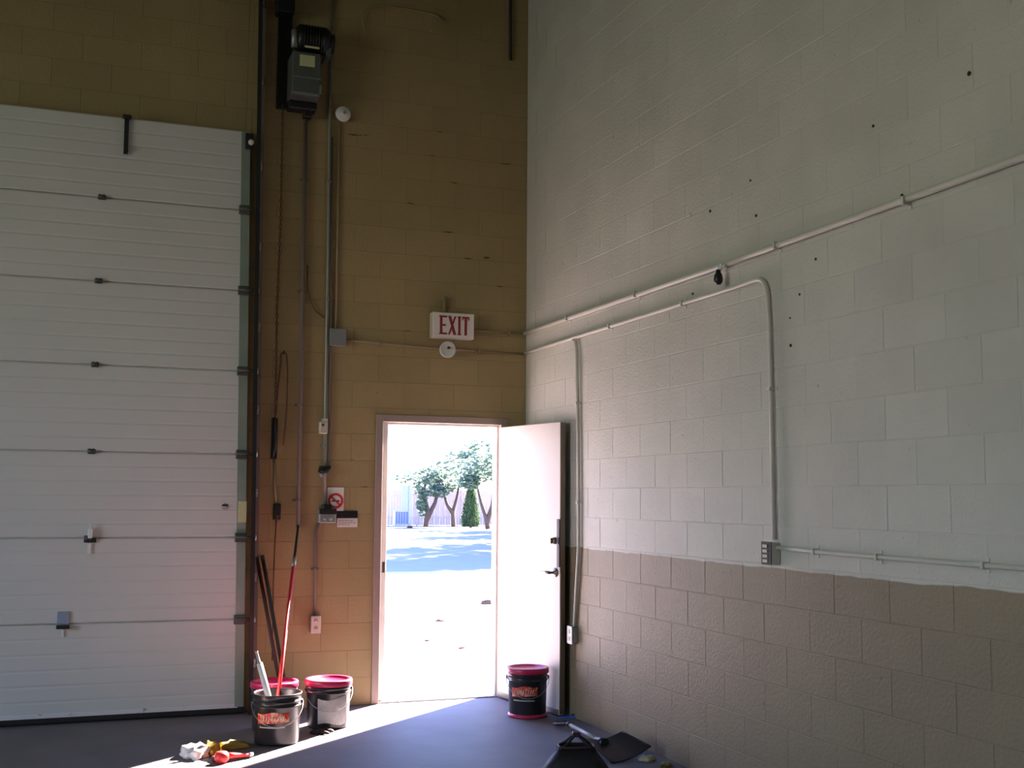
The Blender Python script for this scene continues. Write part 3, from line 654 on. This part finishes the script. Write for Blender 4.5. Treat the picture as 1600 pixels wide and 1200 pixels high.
pr = empty('red_pole', (-2.14, -1.245, .03), 'long red pole with a black tip leaning from the open pail to the wall', 'pole')
a = Vector((-2.14, -1.245, .03)); c = Vector((-1.796, -.062, 1.315))
def along(t): return a+(c-a)*t
o = MB().tube([along(0), along(.80)], .0125, 12).build('shaft', 'red', pr); o.location = -a
o = MB().tube([along(.80), along(.815), along(1.0)], [.0125, .010, .009], 12).build('tip', 'black', pr); o.location = -a
o = MB().tube([along(.78), along(.83)], .0145, 12).build('collar', 'galv', pr); o.location = -a
ws = empty('white_tube', (-2.06, -1.09, .03), 'short white tube leaning out of the open pail', 'tube')
a = Vector((-2.08, -1.12, .03)); ws.location = a; c = Vector((-2.222, -1.03, .55))
o = MB().tube([along(0), along(.86)], .019, 14).build('barrel', 'white', ws); o.location = -a
o = MB().tube([along(.86), along(.875), along(.99), along(1)], [.019, .009, .008, .012], 12).build('nozzle', 'box_grey', ws); o.location = -a
for i, (xb, xt_) in enumerate(((-1.905, -2.085), (-1.868, -2.047))):
    a = Vector((xb, -.36, .0)); c = Vector((xt_, -.045, 1.09+.01*i))
    st = empty('dark_pole', a, ('left' if i == 0 else 'right')+' one of two dark brown poles leaning on the ochre wall behind the pails', 'pole', 'dark poles leaning on the wall')
    o = MB().tube([along(0.01), along(.985)], .013, 12).build('shaft', mat('dark_brown_wood_%d' % i, (.05, .02, .018), .5) if i == 0 else 'rubber', st); o.location = -a
    o = MB().tube([along(.985), along(1)], .0145, 12).build('cap', 'black', st); o.location = -a

# ------------------------------------------------------------ small things on the floor
def crumple(name, loc, sx, sy, sz, m, label, cat, seed, n=14):
    rr = random.Random(seed); b = bmesh.new(); bmesh.ops.create_icosphere(b, subdivisions=3, radius=1)
    ph = [rr.uniform(0, 6) for _ in range(6)]
    for v in b.verts:
        p = v.co; k = 1+.22*math.sin(5*p.x+ph[0])*math.cos(4*p.y+ph[1])+.13*math.sin(11*p.y+ph[2]+3*p.z)+.1*math.sin(13*p.x+ph[3])
        v.co = Vector((p.x*sx*k, p.y*sy*k, max(0, (p.z+.25)*sz*k)))
    for f in b.faces: f.smooth = True
    me = bpy.data.meshes.new(name); b.to_mesh(me); b.free(); me.materials.append(M[m]); o = bpy.data.objects.new(name, me); COL.objects.link(o); o.location = loc
    return tag(o, label, cat)
crumple('rag', (-2.62, -1.36, 0), .085, .13, .05, 'cloth', 'crumpled white rag on the floor left of the red hand tool', 'rag', 3)
crumple('rag', (-2.505, -1.30, 0), .045, .10, .045, 'cloth_y', 'mustard yellow rag lying against the white rag', 'rag', 5)
crumple('rag', (-2.37, -1.20, 0), .09, .07, .03, 'olive', 'olive scrap of cloth behind the red hand tool', 'rag', 8)
ht = empty('hand_tool', (-2.49, -1.60, 0), 'small red hand tool with a white tip lying on the floor', 'tool', rz=.35)
MB().lathe([(0, 0), (.03, .002), (.042, .02), (.042, .045), (.03, .062), (0, .066)], 20).build('head', 'red', ht)
MB().tube([(.02, 0, .035), (.08, .005, .03), (.15, .01, .022), (.18, .01, .02)], [.022, .016, .012, .010], 12).build('handle', 'red', ht)
MB().tube([(.18, .01, .02), (.205, .012, .02)], [.013, .010], 12).build('tip', 'white', ht)
MB().box(-.03, .03, .035, .075, 0, .03, .006).build('guard', 'bag_trim', ht)
gl = empty('black_glove', (-1.80, -.94, 0), 'crumpled black glove on the floor at the foot of the smudged pail', 'glove', rz=.2)
b = bmesh.new(); bmesh.ops.create_icosphere(b, subdivisions=2, radius=1)
for v in b.verts: v.co = Vector((v.co.x*.055, v.co.y*.04, max(0, v.co.z*.022+.008)))
for f in b.faces: f.smooth = True
me = bpy.data.meshes.new('palm'); b.to_mesh(me); b.free(); me.materials.append(M['rubber']); o = bpy.data.objects.new('palm', me); COL.objects.link(o); o.parent = gl
for k in range(4):
    y = -.028+.019*k; MB().tube([(.04, y, .012), (.075, y*1.15, .018), (.105-.006*abs(k-1.4), y*1.2+.004, .008)], [.011, .010, .007], 8).build('finger', 'rubber', gl)
MB().tube([(.0, -.035, .012), (.03, -.065, .014), (.05, -.07, .008)], [.012, .010, .007], 8).build('thumb', 'rubber', gl)
crumple('paper_scrap', (-.13, -2.33, 0), .05, .04, .02, 'scrap', 'pale crumpled paper scrap against the foot of the tan wall', 'scrap', 11)
crumple('paper_scrap', (-.09, -2.50, 0), .035, .035, .015, 'olive', 'smaller olive scrap nearest the camera by the tan wall', 'scrap', 12)
dw = empty('door_wedge', (-.045, -.955, 0), 'blue wedge on the floor at the free edge of the open door', 'wedge', rz=-.3)
MB().prism([(-.06, 0), (.05, 0), (.05, .022), (-.06, .004)], -.02, .02).build('body', 'blue', dw)
MB().box(.03, .05, -.015, .015, .022, .026, .001).build('grip_pad', 'black', dw)

# snow shovel lying along the wall
sh = empty('shovel', (-.24, -1.3, 0), 'black scoop shovel with a pale shaft lying beside the tan wall', 'shovel')
def shp(name, mb, m):
    o = mb.build(name, m, sh); o.location = (.24, 1.3, 0); return o
shp('shaft', MB().tube([(-.225, -1.42, .045), (-.335, -2.10, .085)], .013, 12), 'box_grey')['label'] = 'pale grey shaft'
shp('grip', MB().tube([(-.225, -1.42, .045), (-.215, -1.36, .042)], .017, 12).tube([(-.215, -1.36, .042), (-.265, -1.30, .03), (-.262, -1.23, .022), (-.16, -1.21, .022), (-.15, -1.28, .03), (-.212, -1.36, .042)], .012, 10, False), 'black')
b = MB(); nu, nv = 8, 6; grid = []
for i in range(nu+1):
    row = []
    for j in range(nv+1):
        u = i/nu; v = j/nv                         # u across, v from the neck to the lip
        A = Vector((-.43, -2.08, .10)); B = Vector((-.20, -2.14, .13)); C_ = Vector((-.37, -2.36, .004)); D = Vector((-.11, -2.34, .075))
        p = A.lerp(B, u).lerp(C_.lerp(D, u), v); p.z -= .028*math.sin(math.pi*u)*(1-.3*v); p.z = max(p.z, .003); row.append(p)
    grid.append(row)
for off in (0, .006):
    vs = [[b.bm.verts.new(p+Vector((0, 0, off))) for p in row] for row in grid]
    for i in range(nu):
        for j in range(nv): b.bm.faces.new((vs[i][j], vs[i+1][j], vs[i+1][j+1], vs[i][j+1])).smooth = True
shp('blade', b, 'black')
shp('socket', MB().tube([(-.33, -2.06, .082), (-.325, -2.17, .078)], [.018, .03], 12), 'black')
for q in (0, nu): shp('blade_rim', MB().tube([grid[q][j]+Vector((0, 0, .004)) for j in range(nv+1)], .006, 6), 'black')

# black tool bag
bg_ = empty('tool_bag', (-.73, -2.66, 0), 'black open tool bag with a raised handle at the bottom edge of the picture', 'bag', rz=-.33)
b = MB()
prof = [(.0, .215, .13), (.02, .212, .125), (.10, .155, .10), (.185, .095, .065)]
rings = []
for z, hx, hy in prof:
    ring = []
    for k in range(28):
        a_ = 2*math.pi*k/28; cx, sy = math.cos(a_), math.sin(a_); e = .55
        ring.append(b.bm.verts.new((math.copysign(abs(cx)**e, cx)*hx*(1+.02*math.sin(5*a_+z*20)), math.copysign(abs(sy)**e, sy)*hy, z)))
    rings.append(ring)
for r_a, r_b in zip(rings, rings[1:]):
    for k in range(28): b.bm.faces.new((r_a[k], r_a[(k+1)%28], r_b[(k+1)%28], r_b[k])).smooth = True
b.bm.faces.new(rings[0]); 
inner = [b.bm.verts.new((v.co.x*.92, v.co.y*.9, v.co.z-.03)) for v in rings[-1]]
for k in range(28): b.bm.faces.new((rings[-1][k], rings[-1][(k+1)%28], inner[(k+1)%28], inner[k]))
b.bm.faces.new(inner)
b.build('body', 'bag', bg_)
ring = [(v[0], v[1], .187) for v in [(math.copysign(abs(math.cos(2*math.pi*k/28))**.55, math.cos(2*math.pi*k/28))*.096, math.copysign(abs(math.sin(2*math.pi*k/28))**.55, math.sin(2*math.pi*k/28))*.066) for k in range(29)]]
MB().tube(ring, .006, 6, False).build('rim', 'bag_trim', bg_)
for s_ in (-1, 1): MB().tube([(-.10, s_*.06, .17), (-.05, s_*.045, .205), (.0, s_*.012, .252), (.045, s_*.04, .215), (.10, s_*.06, .17)], .0075, 8).build('handle', 'bag', bg_)
MB().box(-.022, .022, -.025, .025, .236, .262, .006).build('handle_wrap', 'bag_trim', bg_)

# ------------------------------------------------------------ the yard outside
tag(MB().box(-25, 40, .2, 14.8, -.2, -.01).build('concrete_apron', 'apron'), 'bright pale concrete apron outside the open doorway', 'pavement', kind='structure')
tag(MB().box(-60, 90, 14.8, 110, -.2, -.012).build('asphalt_yard', 'asphalt'), 'shaded blue grey asphalt beyond the concrete apron', 'pavement', kind='structure')
b = MB(); cp = [(.35, 5.6), (.20, 4.7), (.13, 3.4), (.10, 2.5), (.05, 1.6), (.01, .83), (-.02, .3)]
for p, q in zip(cp, cp[1:]):
    w_ = random.uniform(.006, .014); b.box(min(p[0], q[0])-w_, max(p[0], q[0])+w_, min(p[1], q[1]), max(p[1], q[1]), -.02, -.0085)
thing1('edge_gap_strip', b, 'rubber', 'thin dark broken crack filler across the bright concrete apron', 'crack')
for i, (x, y, s_) in enumerate([(2.365, 7.494, .10), (1.0, 5.446, .05), (.45, 2.9, .035), (.30, 3.6, .03)]):
    crumple('dry_leaf', (x, y, -.01), s_, s_*.7, s_*.5, 'bark', ['largest dark dry leaf on the bright concrete, by the open door edge', 'dry leaf in the middle of the bright concrete', 'small dry leaf nearest the threshold crack', 'small dry leaf farther along the threshold crack'][i], 'leaf', 20+i)
# fence far behind
fe = empty('board_fence', (15, 49.5, 0), 'pale pinkish board fence behind the trees across the yard', 'fence')
fx0, fx1 = 11.0, 19.5
b = MB(); x = fx0; k = 0
while x < fx1:
    b.box(x-15, x-15+.135, -.01-.006*(k % 2), .015, .03, 1.78+.02*((k*7) % 3)); x += .145; k += 1
tag(b.build('boards', 'fence', fe), kind='stuff')
for x in (11.0, 13.4, 15.8, 18.2): MB().box(x-15-.05, x-15+.05, -.06, .04, 0, 1.92, .01).build('post', 'fence', fe)
MB().box(fx0-15, fx1-15, -.035, -.017, .4, .48).box(fx0-15, fx1-15, -.035, -.017, 1.5, 1.58).build('rails', 'fence', fe)
def foliage(b, c, rx, ry, rz, n, s, rr):
    for _ in range(n):
        while True:
            p = Vector((rr.uniform(-1, 1), rr.uniform(-1, 1), rr.uniform(-1, 1)))
            if .15 < p.length < 1: break
        p = Vector((c[0]+p.x*rx, c[1]+p.y*ry, c[2]+p.z*rz))
        q = Matrix.Rotation(rr.uniform(0, 6.28), 3, 'Z') @ Matrix.Rotation(rr.uniform(0, 3.1), 3, 'X')
        k = s*rr.uniform(.6, 1.3)
        b.quad(*[p+q@Vector(v) for v in ((-k, 0, 0), (0, -k*.5, 0), (k, 0, 0), (0, k*.5, 0))])
def tree(loc, h, trunks, blobs, leafm, label, seed, n=700, ls=.11, tr_=.09):
    rr = random.Random(seed); root = empty('tree', loc, label, 'tree')
    b = MB()
    for path in trunks: b.tube(path, [tr_*(1-.65*i/(len(path)-1)) for i in range(len(path))], 8)
    b.build('trunk', 'bark', root)
    b = MB()
    for (c, rx, ry, rz_) in blobs: foliage(b, c, rx, ry, rz_, n, ls, rr)
    tag(b.build('foliage', leafm, root), kind='stuff')
    return root
tree((13.2, 47.2, 0), 4, [[(0,0,0), (.1,0,.8), (-.15,0,1.7), (.1,0,2.6)], [(.02,0,.3), (.5,.1,1.2), (.7,0,2.3)]], [((-.2,0,1.85), .7,.7,.4), ((.6,0,1.75), .6,.5,.35), ((-.9,0,2.4), 1.0,.7,.4), ((-.2,0,1.2), .25,.3,.7)], 'leaf', 'leafy tree at the left beside the pale blue gate', 31, n=300, tr_=.14)
tree((14.75, 47.6, 0), 4, [[(0,0,0), (-.05,0,.7), (.15,0,1.4), (.3,0,2.2)], [(-.03,0,.65), (-.35,0,1.1), (-.55,0,1.7)]], [((.1,0,2.2), 1.25,.8,.5), ((-.6,0,1.95), .7,.6,.3), ((.6,0,2.9), .9,.7,.5), ((-.9,0,2.6), .6,.5,.4)], 'leaf', 'small forked tree in front of the pale fence', 32, n=300, tr_=.12)
tree((15.15, 43.6, 0), 4, [[(0,0,0), (-.1,0,.5), (-.35,0,1.2), (-.55,0,2.0)], [(-.05,0,.3), (.2,0,1.1), (.3,0,2.2)]], [((-.5,0,2.7), .9,.8,.7), ((.1,0,3.1), 1.0,.8,.8), ((-.9,0,2.2), .5,.5,.4)], 'leaf', 'forked tree with bright foliage at the right of the doorway view', 33, n=520, tr_=.13)
tree((17.2, 52.5, 0), 6, [[(0,0,0), (0,0,2), (.3,0,4)]], [((-.6,0,3.1), 1.6,1,.9), ((.6,0,3.8), 1.2,1,.9), ((-2.2,0,2.6), 1.0,.8,.5)], 'leaf', 'tall pale green tree rising behind the fence', 34, n=650, ls=.15)
co = empty('conifer', (15.1, 46.0, 0), 'dark green conical conifer in front of the fence', 'conifer')
MB().tube([(0,0,0), (0,0,.5)], .07, 8).build('trunk', 'bark', co)
b = MB(); rr = random.Random(5)
for _ in range(3200):
    t = rr.random()**1.25; a_ = rr.uniform(0, 6.28); r_ = (.5*(1-t)**.5*min(1, .8+t*1.2)+.02)*rr.uniform(.7, 1.05)
    p = Vector((r_*math.cos(a_), r_*math.sin(a_), .06+1.95*t)); q = Matrix.Rotation(a_, 3, 'Z') @ Matrix.Rotation(rr.uniform(-.8, .3), 3, 'Y'); k = rr.uniform(.05, .1)
    b.quad(*[p+q@Vector(v) for v in ((0, -k*.4, 0), (k*.5, 0, k*1.2), (0, k*.4, 0), (-k*.3, 0, -k*.6))])
tag(b.build('foliage', 'conifer', co), kind='stuff')
# pale blue gate and bin
ga = empty('yard_gate', (11.9, 45.5, 0), 'pale blue steel gate post with a tall panel and a louvred lower box', 'gate')
MB().box(-.07, .07, -.07, .07, 0, 2.1, .01).build('post', 'blue_steel', ga)
MB().box(-.42, -.08, -.03, .03, .86, 2.0, .01).build('upper_panel', 'blue_steel', ga)
MB().box(-.72, -.07, -.02, .3, .12, .84, .01).build('lower_box', 'blue_steel', ga)
for k in range(5): MB().box(-.69+.125*k, -.69+.125*k+.09, -.035, -.02, .2, .76, .004).build('louvre', 'blue_dark', ga)
MB().box(-.12, .12, -.12, .12, 0, .1, .01).build('base_block', 'dark_steel', ga)
# trees to the right of the yard whose crowns shade the asphalt
for i, (x, y) in enumerate([(10.8, 22.5), (13.6, 25.5), (15.8, 31.6), (17.5, 38.5), (20.5, 44.5)]):
    rr = random.Random(60+i); root = empty('shade_tree', (x, y, 0), ['nearest', 'second', 'third', 'fourth', 'farthest'][i]+' of the shade trees along the right side of the yard', 'tree', 'shade trees beside the yard')
    MB().tube([(0,0,0), (.1,0,2), (0,.1,4), (0,0,6)], [.25, .2, .15, .08], 10).build('trunk', 'bark', root)
    b = MB()
    for c in ((0,0,5), (1.2,.6,4.2), (-.9,-.8,6), (.4,-1,4.4), (.2,1,6.2))+(((0,0,8.9), (-.6,-.3,9.6), (.5,.4,8.0)) if i == 2 else ()): foliage(b, c, 1.9, 1.9, 1.5, 260 if i else 420, .30, rr)
    tag(b.build('foliage', 'leaf_dark', root), kind='stuff')
